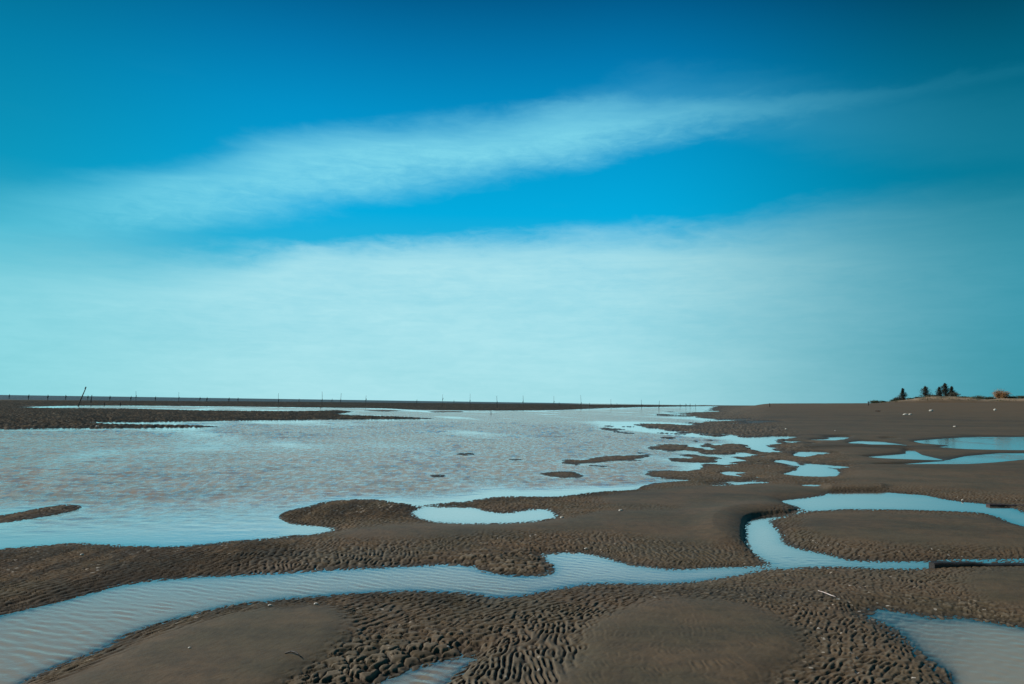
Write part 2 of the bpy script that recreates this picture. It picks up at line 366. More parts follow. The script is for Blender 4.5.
def height_at(x, y):
    r = math.hypot(x, y); a = math.atan2(x, y)
    i = min(max(int(round((math.log(max(r, R_MIN)) - LR[0]) / DL)), 0), NL-1); j = min(max(int(round((a - A0) / DA)), 0), NA-1)
    return float(Z[i, j])
def hit(u, v, fix=True):
    if fix: v = float(fixv(u, v))
    dx, dy, dz = [float(q) for q in ray(u, v)]
    n = math.hypot(dx, dy); j = min(max(int(round((math.atan2(dx, dy) - A0) / DA)), 0), NA-1)
    h = EYE + dz / n * RR
    below = np.nonzero(h <= np.maximum(Z[:, j], -0.005))[0]
    i = below[0] if len(below) else int((math.log(230) - LR[0]) / DL)
    r = RR[i]
    return Vector((dx/n*r, dy/n*r, max(float(Z[i, j]), -0.02))), r

def grid_mesh(name, rws, cls, zz, attrs, extra=None):
    nr, nc = len(rws), len(cls)
    x = X[np.ix_(rws, cls)]; y = Y[np.ix_(rws, cls)]
    co = np.stack([x, y, zz], -1).reshape(-1, 3).astype(np.float32)
    idx = np.arange(nr*nc, dtype=np.int32).reshape(nr, nc)
    q = np.stack([idx[:-1, :-1], idx[:-1, 1:], idx[1:, 1:], idx[1:, :-1]], -1).reshape(-1, 4)
    q = q[:, ::-1] if False else q
    # orientation: az grows to +x, r grows to +y  -> counter-clockwise seen from above
    if extra is not None:
        co2, q2 = extra(len(co)); co = np.concatenate([co, co2]); q = np.concatenate([q, q2])
    me = bpy.data.meshes.new(name)
    me.vertices.add(len(co)); me.vertices.foreach_set('co', co.ravel())
    me.loops.add(len(q)*4); me.loops.foreach_set('vertex_index', q.ravel().astype(np.int32))
    me.polygons.add(len(q)); me.polygons.foreach_set('loop_start', np.arange(0, len(q)*4, 4, dtype=np.int32))
    me.polygons.foreach_set('use_smooth', np.ones(len(q), bool))
    me.update(calc_edges=True)
    for k, a in attrs.items():
        at = me.attributes.new(k, 'FLOAT', 'POINT'); buf = np.zeros(len(co), np.float32)
        buf[:nr*nc] = a[np.ix_(rws, cls)].ravel() if a.shape == (NL, NA) else a.ravel()
        if len(co) > nr*nc: buf[nr*nc:] = {'wet': 0.2, 'rough': 1.0}.get(k, 0.0)
        at.data.foreach_set('value', buf)
    o = bpy.data.objects.new(name, me); COL.objects.link(o)
    return o
def rest_of_disc(base):
    # plain sand behind and beneath the camera, out to the horizon
    az = np.linspace(A1, A0 + 2*math.pi, 90); rs = np.geomspace(R_MIN, R_MAX, 40)
    A, Rr = np.meshgrid(az, rs)
    co = np.stack([Rr*np.sin(A), Rr*np.cos(A), np.full_like(A, 0.03)], -1).reshape(-1, 3)
    idx = np.arange(co.shape[0]).reshape(40, 90) + base
    q = np.stack([idx[:-1, :-1], idx[:-1, 1:], idx[1:, 1:], idx[1:, :-1]], -1).reshape(-1, 4)
    # inner disc
    az2 = np.linspace(0, 2*math.pi, 120, endpoint=False)
    r2 = [0.02, 1.2, R_MIN + 0.05]
    co2 = np.array([[r*math.sin(a), r*math.cos(a), 0.0 if r < 2 else -0.03] for r in r2 for a in az2])
    b = base + co.shape[0]; q2 = []
    for k in range(2):
        for j in range(120):
            q2.append([b+k*120+j, b+k*120+(j+1) % 120, b+(k+1)*120+(j+1) % 120, b+(k+1)*120+j])
    return np.concatenate([co, co2]).astype(np.float32), np.concatenate([q, np.array(q2)])
cols = np.arange(NA)
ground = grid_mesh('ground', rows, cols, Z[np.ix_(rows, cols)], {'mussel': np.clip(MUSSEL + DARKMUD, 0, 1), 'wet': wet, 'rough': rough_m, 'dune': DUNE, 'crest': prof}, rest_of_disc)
ground['kind'] = 'structure'

# ------------------------------------------------------------------ water sheet (one level; the sand rises through it)
open_w = np.clip(1 - 2*b3, 0, 1); open_n = np.clip(1 - 1.6*b2, 0, 1)
wv1 = samp(band_field(21, 1024, 0.02, 0.11, 0.35, math.radians(75), math.radians(40)), wx, wy, 0.02)
wv2 = samp(band_field(22, 1024, 0.05, 0.42, 0.45, math.radians(80), math.radians(38)), X, Y, 0.05)
wv3 = samp(band_field(23, 1024, 0.2, 1.9, 0.5, math.radians(85), math.radians(35)), X, Y, 0.2)
wv4 = samp(band_field(24, 1024, 0.02, 0.095, 0.2, math.radians(64), math.radians(17)), wx + 0.15*np.sin(Y*1.1), wy, 0.02)
gust = 0.55 + 0.9*np.clip(0.5 + lattice_noise(X*0.5, Y*0.22, 0.9, 160, 4), 0, 1)
calm = lattice_noise(X + 0.3*Y, Y * 0.35, 0.22, 140, 4)
windy = np.clip(ss(open_w + 1.1*calm, 0.15, 0.85), 0, 1) * ss(R2, 9, 15)
az_r = float(azel(730, 480)[0])
windy = windy * (1 - ss(AZG, az_r - 0.03, az_r + 0.02)) * np.clip(1.15 - 1.6*b2, 0, 1)
az_x = float(azel(925, 450)[0])
windy = np.maximum(windy, 0.55 * ss(AZG, az_x, az_x + 0.08) * ss(R2, 20, 26) * np.clip(0.6 + 2*lattice_noise(X*0.5, Y*0.2, 0.5, 150, 3), 0, 1) * np.clip(1.3 - 2*b1, 0, 1))
sea = ss(R2, 200, 255) * (1 - m1) * (1 - ss(AZG, float(azel(560, 403)[0]), float(azel(600, 403)[0])))
windy = np.maximum(windy, sea)
stream = ss(R2, 2, 3) * (1 - ss(R2, 8, 9.5)) * open_n * (1 - ss(AZG, 0.0, 0.25))
WZ = 0.0030 * wv1 * windy * (1 - ss(R2, 16, 26)) + (0.0075 + 0.0065*ss(R2, 25, 60)) * wv2 * windy * gust + 0.014 * wv3 * windy * gust * ss(R2, 14, 50) + 0.0016 * wv4 * stream + 0.0006 * wv1 * stream + 0.0011 * wv1 * open_n * (R2 < 9) * ss(AZG, 0.25, 0.35)
DEPTH = np.clip(WZ - Z, 0, 1)
wrows = row_pick(2, 60.0, 6); wcols = np.arange(0, NA, 2)
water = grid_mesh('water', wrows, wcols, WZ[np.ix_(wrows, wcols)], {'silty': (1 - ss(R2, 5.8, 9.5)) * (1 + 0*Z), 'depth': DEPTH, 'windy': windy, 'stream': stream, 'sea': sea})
water['kind'] = 'structure'

# ------------------------------------------------------------------ sand material
m, nt, out = new_mat('wet_sand')
geo = nt.node('ShaderNodeNewGeometry'); P = geo.outputs['Position']
n1 = nt.noise(P, 0.9, 5, 0.6); n2 = nt.noise(P, 9, 5, 0.65); n3 = nt.noise(P, 60, 4, 0.7)
sep = nt.node('ShaderNodeSeparateXYZ'); nt.l.new(P, sep.inputs[0])
wetA = nt.attr('wet'); roughA = nt.attr('rough'); duneA = nt.attr('dune'); crestA = nt.attr('crest')
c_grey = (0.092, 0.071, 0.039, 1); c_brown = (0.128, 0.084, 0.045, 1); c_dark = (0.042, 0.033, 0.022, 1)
col = nt.mix(nt.smooth(n1, 0.38, 0.62), c_grey, c_brown)
col = nt.mix(nt.smooth(n2, 0.3, 0.75), col, nt.mix(0.6, col, c_dark))
mpb = nt.node('ShaderNodeMapping'); nt.l.new(P, mpb.inputs[0]); mpb.inputs['Scale'].default_value = (0.10, 0.42, 1); mpb.inputs['Rotation'].default_value = (0, 0, -0.12)
nb = nt.noise(mpb.outputs[0], 1.0, 6, 0.6, 0.4)
col = nt.mix(nt.math('MULTIPLY', nt.smooth(nb, 0.50, 0.66), 0.65), col, c_dark)
col = nt.mix(nt.math('MULTIPLY', nt.smooth(nb, 0.46, 0.36), 0.35), col, (0.15, 0.105, 0.06, 1))
col = nt.mix(nt.math('MULTIPLY', nt.smooth(wetA, 0.12, 0.5), 0.8), col, c_dark)
col = nt.mix(nt.math('MULTIPLY', nt.smooth(crestA, 0.15, 0.62), nt.math('MULTIPLY', roughA, nt.smooth(n2, 0.35, 0.65, 0.35, 1.0))), col, (0.170, 0.132, 0.086, 1))  # lit, wet-glinting crests painted lighter into the sand colour
# darker colour in the troughs, then shell specks mixed with painted glints
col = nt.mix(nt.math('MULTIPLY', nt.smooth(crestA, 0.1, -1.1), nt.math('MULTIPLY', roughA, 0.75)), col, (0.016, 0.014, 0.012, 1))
v = nt.node('ShaderNodeTexVoronoi'); nt.l.new(P, v.inputs['Vector']); v.inputs['Scale'].default_value = 16
vs = nt.node('ShaderNodeSeparateColor'); nt.l.new(v.outputs['Color'], vs.inputs[0])
grit_glint = nt.math('MULTIPLY', nt.math('LESS_THAN', v.outputs['Distance'], nt.math('ADD', 0.22, nt.math('MULTIPLY', nt.attr('mussel'), 0.16))), nt.math('GREATER_THAN', vs.outputs[0], nt.math('SUBTRACT', 0.87, nt.math('MULTIPLY', nt.attr('mussel'), 0.20))))  # shell fragments, plus wet glints painted as bigger, denser specks on dark bars
grit_glint = nt.math('MULTIPLY', grit_glint, nt.math('MULTIPLY', nt.smooth(roughA, 0.5, 1.0), nt.smooth(nt.noise(P, 0.7, 3), 0.45, 0.6)))
col = nt.mix(nt.math('MULTIPLY', grit_glint, 0.9), col, nt.mix(vs.outputs[1], (0.34, 0.28, 0.21, 1), (0.60, 0.56, 0.49, 1)))
musA = nt.attr('mussel'); mpm = nt.node('ShaderNodeMapping'); nt.l.new(P, mpm.inputs[0]); mpm.inputs['Scale'].default_value = (3.2, 0.35, 1)
mn = nt.noise(mpm.outputs[0], 1.0, 4, 0.7)
col = nt.mix(nt.math('MULTIPLY', musA, nt.smooth(mn, 0.60, 0.46, 0.05, 0.95)), col, (0.020, 0.0175, 0.013, 1))
# upper beach is drier, dunes pale
dist = nt.math('SQRT', nt.math('ADD', nt.math('MULTIPLY', sep.outputs[0], sep.outputs[0]), nt.math('MULTIPLY', sep.outputs[1], sep.outputs[1])))
upz = nt.smooth(sep.outputs[2], 0.2, 1.8)
col = nt.mix(nt.math('MULTIPLY', upz, 0.6), col, (0.125, 0.080, 0.040, 1))
dn = nt.noise(P, 0.35, 5, 0.65)
dcol = nt.mix(nt.smooth(dn, 0.42, 0.6), (0.30, 0.215, 0.14, 1), (0.10, 0.085, 0.05, 1))
col = nt.mix(nt.smooth(duneA, 0.25, 0.8), col, dcol)
p = nt.node('ShaderNodeBsdfPrincipled'); nt.setin(p, 'Base Color', col)
rg = nt.math('ADD', 0.62, nt.math('MULTIPLY', nt.smooth(wetA, 0.2, 0.8), -0.22))
rg = nt.math('ADD', rg, nt.math('MULTIPLY', n3, 0.15)); nt.setin(p, 'Roughness', rg)
nt.setin(p, 'Specular IOR Level', nt.math('SUBTRACT', 0.26, nt.math('MULTIPLY', musA, 0.24)))
bp = nt.node('ShaderNodeBump'); bp.inputs['Strength'].default_value = 0.55; bp.inputs['Distance'].default_value = 0.008
hh = nt.math('ADD', nt.math('MULTIPLY', n3, 0.35), nt.math('MULTIPLY', nt.noise(P, 18, 4, 0.6), 0.8))
nt.setin(bp, 'Height', hh); nt.setin(p, 'Normal', bp.outputs[0])
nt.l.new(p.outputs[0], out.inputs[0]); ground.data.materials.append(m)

# ------------------------------------------------------------------ water material
m, nt, out = new_mat('silty_water')
P = nt.node('ShaderNodeNewGeometry').outputs['Position']
dA = nt.attr('depth'); wA = nt.attr('windy'); sA = nt.attr('stream')
mp = nt.node('ShaderNodeMapping'); nt.l.new(P, mp.inputs[0]); mp.inputs['Scale'].default_value = (1.0, 1.7, 1); mp.inputs['Rotation'].default_value = (0, 0, 0.25)
b1n = nt.noise(mp.outputs[0], 6.0, 5, 0.6); b2n = nt.noise(mp.outputs[0], 1.6, 4, 0.6); b3n = nt.noise(mp.outputs[0], 26, 3, 0.5)
hgt = nt.math('ADD', nt.math('MULTIPLY', b1n, nt.math('ADD', nt.math('MULTIPLY', wA, 0.020), 0.0010)), nt.math('MULTIPLY', b2n, nt.math('MULTIPLY', wA, 0.04)))
hgt = nt.math('ADD', hgt, nt.math('MULTIPLY', b3n, nt.math('ADD', 0.0003, nt.math('MULTIPLY', sA, 0.0012))))
bp = nt.node('ShaderNodeBump'); bp.inputs['Strength'].default_value = 1.0; bp.inputs['Distance'].default_value = 1.0; nt.setin(bp, 'Height', hgt)
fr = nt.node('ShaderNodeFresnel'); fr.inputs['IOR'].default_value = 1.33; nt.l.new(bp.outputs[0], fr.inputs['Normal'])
gl = nt.node('ShaderNodeBsdfGlossy'); gl.inputs['Color'].default_value = (1, 1, 1, 1); nt.setin(gl, 'Roughness', nt.math('ADD', nt.math('ADD', 0.04, nt.math('MULTIPLY', wA, 0.05)), nt.math('MULTIPLY', nt.attr('sea'), 0.3))); nt.l.new(bp.outputs[0], gl.inputs['Normal'])
mudc = nt.mix(nt.smooth(nt.noise(mp.outputs[0], 0.5, 5, 0.65), 0.38, 0.62), (0.36, 0.29, 0.22, 1), (0.28, 0.25, 0.195, 1))
mudc = nt.mix(nt.attr('silty'), mudc, (0.29, 0.245, 0.175, 1))
mudc = nt.mix(nt.attr('sea'), mudc, (0.018, 0.035, 0.04, 1))
df = nt.node('ShaderNodeBsdfDiffuse'); nt.setin(df, 'Color', mudc)
tr = nt.node('ShaderNodeBsdfTransparent'); tr.inputs['Color'].default_value = (0.93, 0.96, 0.93, 1)
turb = nt.math('SUBTRACT', 1.0, nt.math('EXPONENT', nt.math('MULTIPLY', dA, -42.0)))
body = nt.node('ShaderNodeMixShader'); nt.setin(body, 0, turb); nt.l.new(tr.outputs[0], body.inputs[1]); nt.l.new(df.outputs[0], body.inputs[2])
mx = nt.node('ShaderNodeMixShader'); mp5 = nt.node('ShaderNodeMapping'); nt.l.new(P, mp5.inputs[0]); mp5.inputs['Scale'].default_value = (7.0, 2.4, 1); mp5.inputs['Rotation'].default_value = (0, 0, 0.15)
# wavelets too small to model tilt towards the viewer and so mirror less of the sky
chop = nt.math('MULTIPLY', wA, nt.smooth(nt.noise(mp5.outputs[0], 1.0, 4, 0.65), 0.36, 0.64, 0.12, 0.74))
frc = nt.math('MULTIPLY', nt.math('POWER', fr.outputs[0], nt.math('ADD', 0.46, nt.math('MULTIPLY', nt.attr('silty'), 0.50))), nt.math('SUBTRACT', 1.0, chop))  # sky mirroring boosted past Fresnel so calm pools brighten, least close by
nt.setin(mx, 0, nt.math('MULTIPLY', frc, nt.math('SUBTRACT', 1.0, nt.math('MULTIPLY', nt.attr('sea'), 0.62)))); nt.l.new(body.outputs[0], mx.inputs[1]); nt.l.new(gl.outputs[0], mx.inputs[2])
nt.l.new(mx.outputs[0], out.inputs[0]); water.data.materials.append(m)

# ------------------------------------------------------------------ sky
SUN_AZ = math.radians(-76); SUN_EL = math.radians(35)
Wd = bpy.data.worlds.new('World'); S.world = Wd; Wd.use_nodes = True
Wd.node_tree.nodes.clear(); nt = NT(Wd.node_tree)
wo = nt.node('ShaderNodeOutputWorld'); bg = nt.node('ShaderNodeBackground'); nt.l.new(bg.outputs[0], wo.inputs[0])
sky = nt.node('ShaderNodeTexSky'); sky.sky_type = 'NISHITA'; sky.sun_disc = False; sky.sun_elevation = SUN_EL; sky.sun_rotation = SUN_AZ
tc = nt.node('ShaderNodeTexCoord').outputs['Generated']
sp = nt.node('ShaderNodeSeparateXYZ'); nt.l.new(tc, sp.inputs[0])
azn = nt.math('ARCTAN2', sp.outputs[0], sp.outputs[1])                      # 0 = ahead, + = right
hyp = nt.math('SQRT', nt.math('ADD', nt.math('MULTIPLY', sp.outputs[0], sp.outputs[0]), nt.math('MULTIPLY', sp.outputs[1], sp.outputs[1])))
eln = nt.math('ARCTAN2', sp.outputs[2], hyp)
def curve(xin, pts, lo, hi, ylo, yhi):
    """piecewise-smooth function of azimuth/elevation through a colour ramp"""
    f = nt.math('DIVIDE', nt.math('SUBTRACT', xin, lo), hi - lo, clamp=True)
    r_ = nt.ramp(f, [((a - lo) / (hi - lo), (b - ylo) / (yhi - ylo)) for a, b in pts], 'B_SPLINE' if False else 'LINEAR')
    return nt.math('ADD', nt.math('MULTIPLY', r_, yhi - ylo), ylo)
def px_az(u, v): return float(azel(u, v)[0])
def px_el(u, v): return float(azel(u, v)[1])
EL = lambda v: px_el(512, v)
# clear-sky colour: deep blue-teal aloft, brighter lower, dimmer away from the sun's side, lens vignette painted in too
e01 = nt.math('DIVIDE', eln, math.radians(40), clamp=True)
def ecol(pts): return nt.ramp(e01, [(max(0, EL(v)) / math.radians(40), srgb(*c)) for v, c in pts], 'LINEAR')
left = ecol([(402,(120,195,205)), (300,(70,185,205)), (200,(10,150,185)), (100,(0,125,165)), (0,(0,92,125)), (-120,(0,60,95))])
mid  = ecol([(402,(130,205,215)), (300,(60,190,220)), (215,(0,176,228)), (120,(0,148,204)), (60,(0,122,178)), (0,(0,92,142)), (-120,(0,58,92))])
right= ecol([(402,(60,138,150)), (300,(30,140,160)), (200,(0,120,148)), (100,(0,96,124)), (0,(0,38,62)), (-120,(0,36,60))])
fl = nt.smooth(azn, px_az(0,250)-0.1, px_az(330,250)); fr_ = nt.smooth(azn, px_az(600,250), px_az(1050,250))
clear = nt.mix(fr_, nt.mix(fl, left, mid), right)
# thin cloud veil: colour
vleft = srgb(150,222,232); vmid = srgb(182,236,244); vright = srgb(66,156,176)
veil = nt.mix(nt.smooth(azn, px_az(560,250), px_az(1080,250)), nt.mix(nt.smooth(azn, px_az(-60,250), px_az(330,250)), vleft, vmid), vright)
# fibres: noise stretched along the wind, tilted up to the right
cmb = nt.node('ShaderNodeCombineXYZ'); nt.l.new(azn, cmb.inputs[0]); nt.l.new(eln, cmb.inputs[1])
mpp = nt.node('ShaderNodeMapping'); nt.l.new(cmb.outputs[0], mpp.inputs[0]); mpp.inputs['Rotation'].default_value = (0, 0, -math.radians(9)); mpp.inputs['Scale'].default_value = (2.2, 11, 1)
fib = nt.noise(mpp.outputs[0], 1.6, 5, 0.5, 0.3)
mp2 = nt.node('ShaderNodeMapping'); nt.l.new(cmb.outputs[0], mp2.inputs[0]); mp2.inputs['Rotation'].default_value = (0, 0, -math.radians(14)); mp2.inputs['Scale'].default_value = (9, 26, 1)
fib2 = nt.noise(mp2.outputs[0], 3.0, 8, 0.7, 0.5)
mp4 = nt.node('ShaderNodeMapping'); nt.l.new(cmb.outputs[0], mp4.inputs[0]); mp4.inputs['Rotation'].default_value = (0, 0, -math.radians(11)); mp4.inputs['Scale'].default_value = (8, 75, 1)
fib3 = nt.noise(mp4.outputs[0], 1.6, 6, 0.65, 0.6)
mp3 = nt.node('ShaderNodeMapping'); nt.l.new(cmb.outputs[0], mp3.inputs[0]); mp3.inputs['Scale'].default_value = (1.2, 3.0, 1)
big = nt.noise(mp3.outputs[0], 1.5, 3, 0.5)
wob = nt.math('ADD', nt.math('MULTIPLY', nt.math('SUBTRACT', fib, 0.5), 0.06), nt.math('MULTIPLY', nt.math('SUBTRACT', fib2, 0.5), 0.022))
ez = nt.math('ADD', eln, wob)
A_LO, A_HI = -1.0, 1.0
def band(ptsC, ptsT, ptsS, ut, ub):
    """cloud band: centre line, half-thickness, strength along azimuth"""
    c = curve(azn, [(px_az(u, v), px_el(u, v)) for u, v in ptsC], A_LO, A_HI, 0, 0.6)
    h = curve(azn, [(px_az(u, 200), w / FPX) for u, w in ptsT], A_LO, A_HI, 0, 0.1)
    s_ = curve(azn, [(px_az(u, 200), w) for u, w in ptsS], A_LO, A_HI, 0, 1)
    d = nt.math('SUBTRACT', ez, c)
    up = nt.math('DIVIDE', d, nt.math('MULTIPLY', h, ut)); dn_ = nt.math('DIVIDE', nt.math('MULTIPLY', d, -1), nt.math('MULTIPLY', h, ub))
    mxx = nt.math('MAXIMUM', up, dn_)
    return nt.math('MULTIPLY', nt.smooth(mxx, 1.15, 0.0), s_)
B1 = band([(-200,245),(60,216),(180,196),(300,172),(420,154),(520,142),(640,127),(780,106),(900,87),(1024,68)],
          [(-200,40),(60,34),(200,38),(420,40),(560,33),(680,21),(780,13),(900,10),(1100,10)],
          [(-200,0.3),(40,0.42),(150,0.68),(300,0.76),(450,0.84),(560,0.80),(680,0.50),(790,0.24),(900,0.11),(1100,0.10)], 1.0, 1.15)
B3 = band([(500,150),(560,120),(660,100),(740,104),(850,120),(1024,130)], [(500,20),(700,30),(1024,40)], [(480,0.0),(560,0.10),(700,0.12),(1024,0.18)], 1.2, 1.2)
# broad lower veil with a rising, feathered upper edge
topc = curve(azn, [(px_az(u, v), px_el(u, v)) for u, v in [(-250,222),(0,222),(90,228),(150,238),(230,246),(310,240),(420,233),(520,234),(620,224),(700,217),(800,204),(900,194),(1024,184),(1200,170)]], A_LO, A_HI, 0, 0.6)
d2 = nt.math('SUBTRACT', topc, nt.math('ADD', eln, nt.math('MULTIPLY', wob, 1.25)))
soft = curve(azn, [(-1, 0.13), (px_az(120,240), 0.08), (px_az(300,240), 0.032), (px_az(700,240), 0.048), (px_az(900,200), 0.095), (1, 0.10)], A_LO, A_HI, 0, 0.2)
V = nt.smooth(nt.math('DIVIDE', d2, soft), -0.2, 1.0)
V = nt.math('MULTIPLY', V, nt.math('ADD', nt.smooth(fib3, 0.3, 0.7, 0.70, 0.80), nt.math('ADD', nt.math('MULTIPLY', nt.smooth(fib, 0.3, 0.7), 0.18), nt.math('MULTIPLY', nt.smooth(fib2, 0.35, 0.65), 0.08))))
bands = nt.math('SUBTRACT', 1.0, nt.math('MULTIPLY', nt.math('SUBTRACT', 1.0, nt.math('MULTIPLY', B1, nt.math('ADD', nt.smooth(fib3, 0.3, 0.7, -0.09, 0.09), nt.math('ADD', 0.62, nt.math('MULTIPLY', fib2, 0.75))))), nt.math('SUBTRACT', 1.0, B3)))
hi = nt.math('MULTIPLY', nt.smooth(fib, 0.55, 0.8), 0.03)
bands = nt.math('ADD', bands, nt.math('MULTIPLY', hi, nt.smooth(eln, 0.45, 0.2)), clamp=True)
bandc = nt.mix(1.0, veil, (0.54, 0.91, 1.0, 1), 'MULTIPLY')
skyc = nt.mix(V, nt.mix(bands, clear, bandc), veil)
# slightly deeper towards the horizon at both ends of the veil
skyc = nt.mix(nt.math('MULTIPLY', nt.smooth(big, 0.35, 0.7), 0.10), skyc, nt.mix(1.0, skyc, (0.72, 0.9, 0.95, 1), 'MULTIPLY'))
nish = nt.mix(1.0, sky.outputs[0], (0.004, 0.05, 0.065, 1), 'MULTIPLY')
final = nt.mix(0.90, nish, skyc)
nt.l.new(final, bg.inputs['Color']); bg.inputs['Strength'].default_value = 1.0
sun_d = bpy.data.lights.new('sun', 'SUN'); sun = bpy.data.objects.new('sun', sun_d); COL.objects.link(sun)
sun_d.energy = 4.1; sun_d.angle = math.radians(0.8); sun_d.color = (1.0, 0.93, 0.84)
sd = Vector((math.sin(SUN_AZ)*math.cos(SUN_EL), math.cos(SUN_AZ)*math.cos(SUN_EL), math.sin(SUN_EL)))
sun.rotation_euler = sd.to_track_quat('Z', 'Y').to_euler()
sun.location = (0, 0, 30)

# ------------------------------------------------------------------ object helpers
def obj(name, bm, mat, parent=None, smooth=True):
    me = bpy.data.meshes.new(name); bm.to_mesh(me); bm.free()
    if smooth: me.polygons.foreach_set('use_smooth', [True]*len(me.polygons))
    me.materials.append(mat); o = bpy.data.objects.new(name, me); COL.objects.link(o)
    if parent: o.parent = parent
    return o
def thing(name, label, cat, loc, rz=0.0, group=None):
    o = bpy.data.objects.new(name, None); COL.objects.link(o); o.location = loc; o.rotation_euler = (0, 0, rz)
    o['label'] = label; o['category'] = cat
    if group: o['group'] = group
    return o
def tag(o, label, cat, group=None):
    o['label'] = label; o['category'] = cat
    if group: o['group'] = group
def tube(bm, pts, rads, seg=7):
    rings = []
    for i, p in enumerate(pts):
        p = Vector(p); a = Vector(pts[max(i-1, 0)]); b = Vector(pts[min(i+1, len(pts)-1)]); d = (b-a).normalized()
        s = d.cross(Vector((0.3, 1, 0.1))).normalized(); q = d.cross(s).normalized()
        rings.append([bm.verts.new(p + (s*math.cos(2*math.pi*k/seg) + q*math.sin(2*math.pi*k/seg)) * rads[i]) for k in range(seg)])
    for a, b in zip(rings, rings[1:]):
        for k in range(seg): bm.faces.new((a[k], a[(k+1) % seg], b[(k+1) % seg], b[k]))
    bm.faces.new(rings[0][::-1]); bm.faces.new(rings[-1])
def lump(sx, sy, sz, seed, sub=3, rug=0.25):
    bm = bmesh.new(); bmesh.ops.create_icosphere(bm, subdivisions=sub, radius=1)
    r_ = random.Random(seed); ph = [r_.uniform(0, 6.28) for _ in range(9)]
    for v_ in bm.verts:
        c = v_.co
        k = 1 + rug*(math.sin(2.3*c.x*1.7+ph[0])*math.cos(2.9*c.y+ph[1]) + 0.6*math.sin(5.1*c.z+ph[2]+3*c.x) + 0.4*math.sin(8*c.y+ph[3]+5*c.x))*0.6
        v_.co = Vector((c.x*sx*k, c.y*sy*k, (c.z*k)*sz))
    return bm

M_wood = simple_mat('weathered_stake_wood', (0.05,0.047,0.043,1), (0.09,0.08,0.07,1), 10)
M_net = simple_mat('old_net', (0.03,0.04,0.04,1), (0.05,0.06,0.055,1), 12)
M_beam = simple_mat('soaked_timber', (0.012,0.010,0.009,1), (0.03,0.022,0.018,1), 14, 0.6)
M_red = simple_mat('soaked_red_timber', (0.05,0.022,0.018,1), (0.03,0.018,0.016,1), 14, 0.6)
M_white = simple_mat('white_foam', (0.66,0.63,0.56,1), (0.5,0.46,0.40,1), 5, 0.7)
M_shell = simple_mat('pale_shell', (0.72,0.68,0.60,1), (0.5,0.42,0.34,1), 40, 0.5)
M_pink = simple_mat('pinkish_plastic', (0.75,0.50,0.46,1), (0.8,0.72,0.68,1), 30, 0.4)
M_bark = simple_mat('casuarina_bark', (0.07,0.055,0.045,1), (0.12,0.09,0.07,1), 6)
def leaf_mat(name, a, b):
    m, nt, out = new_mat(name)
    oi = nt.node('ShaderNodeNewGeometry').outputs['Random Per Island']
    p = nt.node('ShaderNodeBsdfPrincipled'); nt.setin(p, 'Base Color', nt.mix(oi, a, b)); p.inputs['Roughness'].default_value = 0.8
    p.inputs['Specular IOR Level'].default_value = 0.2
    nt.l.new(p.outputs[0], out.inputs[0]); return m
M_leaf = leaf_mat('needle_foliage', (0.035,0.045,0.035,1), (0.085,0.075,0.05,1))
M_scrub = leaf_mat('scrub_foliage', (0.035,0.05,0.03,1), (0.09,0.10,0.05,1))
M_rust = leaf_mat('rusty_foliage', (0.22,0.12,0.05,1), (0.38,0.20,0.09,1))
M_grass = leaf_mat('dune_grass_blades', (0.10,0.10,0.05,1), (0.22,0.17,0.09,1))

# ------------------------------------------------------------------ stakes
def stake_mesh(h, rad, lean):
    bm = bmesh.new(); n = 7; pts = []; rads = []
    ph = random.uniform(0, 6)
    for i in range(n):
        f = i/(n-1); pts.append((lean*h*f + 0.03*h*math.sin(ph + 3*f)*f, 0, -0.4 + (h+0.4)*f)); rads.append(rad*(1.15 - 0.55*f))
    tube(bm, pts, rads, 8); return bm
def far_place(u, r, px_off=0.0):
    """point on the flat at distance r in the direction of column u"""
    a = px_az(u, float(hobs(u)))
    return Vector((r*math.sin(a), r*math.cos(a), 0))
ORD = ['first','second','third','fourth','fifth','sixth','seventh','eighth','ninth','tenth','eleventh','twelfth','thirteenth','fourteenth','fifteenth','sixteenth','seventeenth','eighteenth','nineteenth','twentieth','twenty-first','twenty-second','twenty-third','twenty-fourth','twenty-fifth']
# tall stakes: (column, row of the tip)
TALL = [(136,392.2),(179,393.2),(278.7,394.6),(322,393.2),(340.7,394.6),(366,397),(442.7,395.8),(470,395),(497,397.2),(523,396.8),(554,397.4),(581,396.4),(611,400.2),(641.5,400.9),(659,401.8)]
for i, (u, vt) in enumerate(TALL):
    r = 215 + 22*math.sin(i*2.1)
    L = far_place(u, r); k = float(hobs(u)) - vt + 0.4
    h = EYE + k*r/FPX
    L.z = max(height_at(L.x, L.y), -0.1)
    t_ = thing('mud_stake', '%s tall thin dark stake from the left, standing on the far bar against the sky' % ORD[i], 'stake', L, 0, 'tall stakes along the far bar')
    obj('pole', stake_mesh(h - L.z, 0.05 + 0.01*math.sin(i*5), random.uniform(-0.03, 0.03)), M_wood, t_)
    bm = bmesh.new(); z0 = (h - L.z)*random.uniform(0.35, 0.6)
    tube(bm, [(-0.12, 0, z0-0.35), (0.02, 0.02, z0), (0.10, 0, z0+0.3)], [0.06, 0.09, 0.05], 7)
    obj('net_bundle', bm, M_net, t_)
SHORT = [9.4,28.7,48,66,88,110,131,155.5,200,207,229,238,299,332,416.7,454,559,589.5,617,680,686,690,695.6]
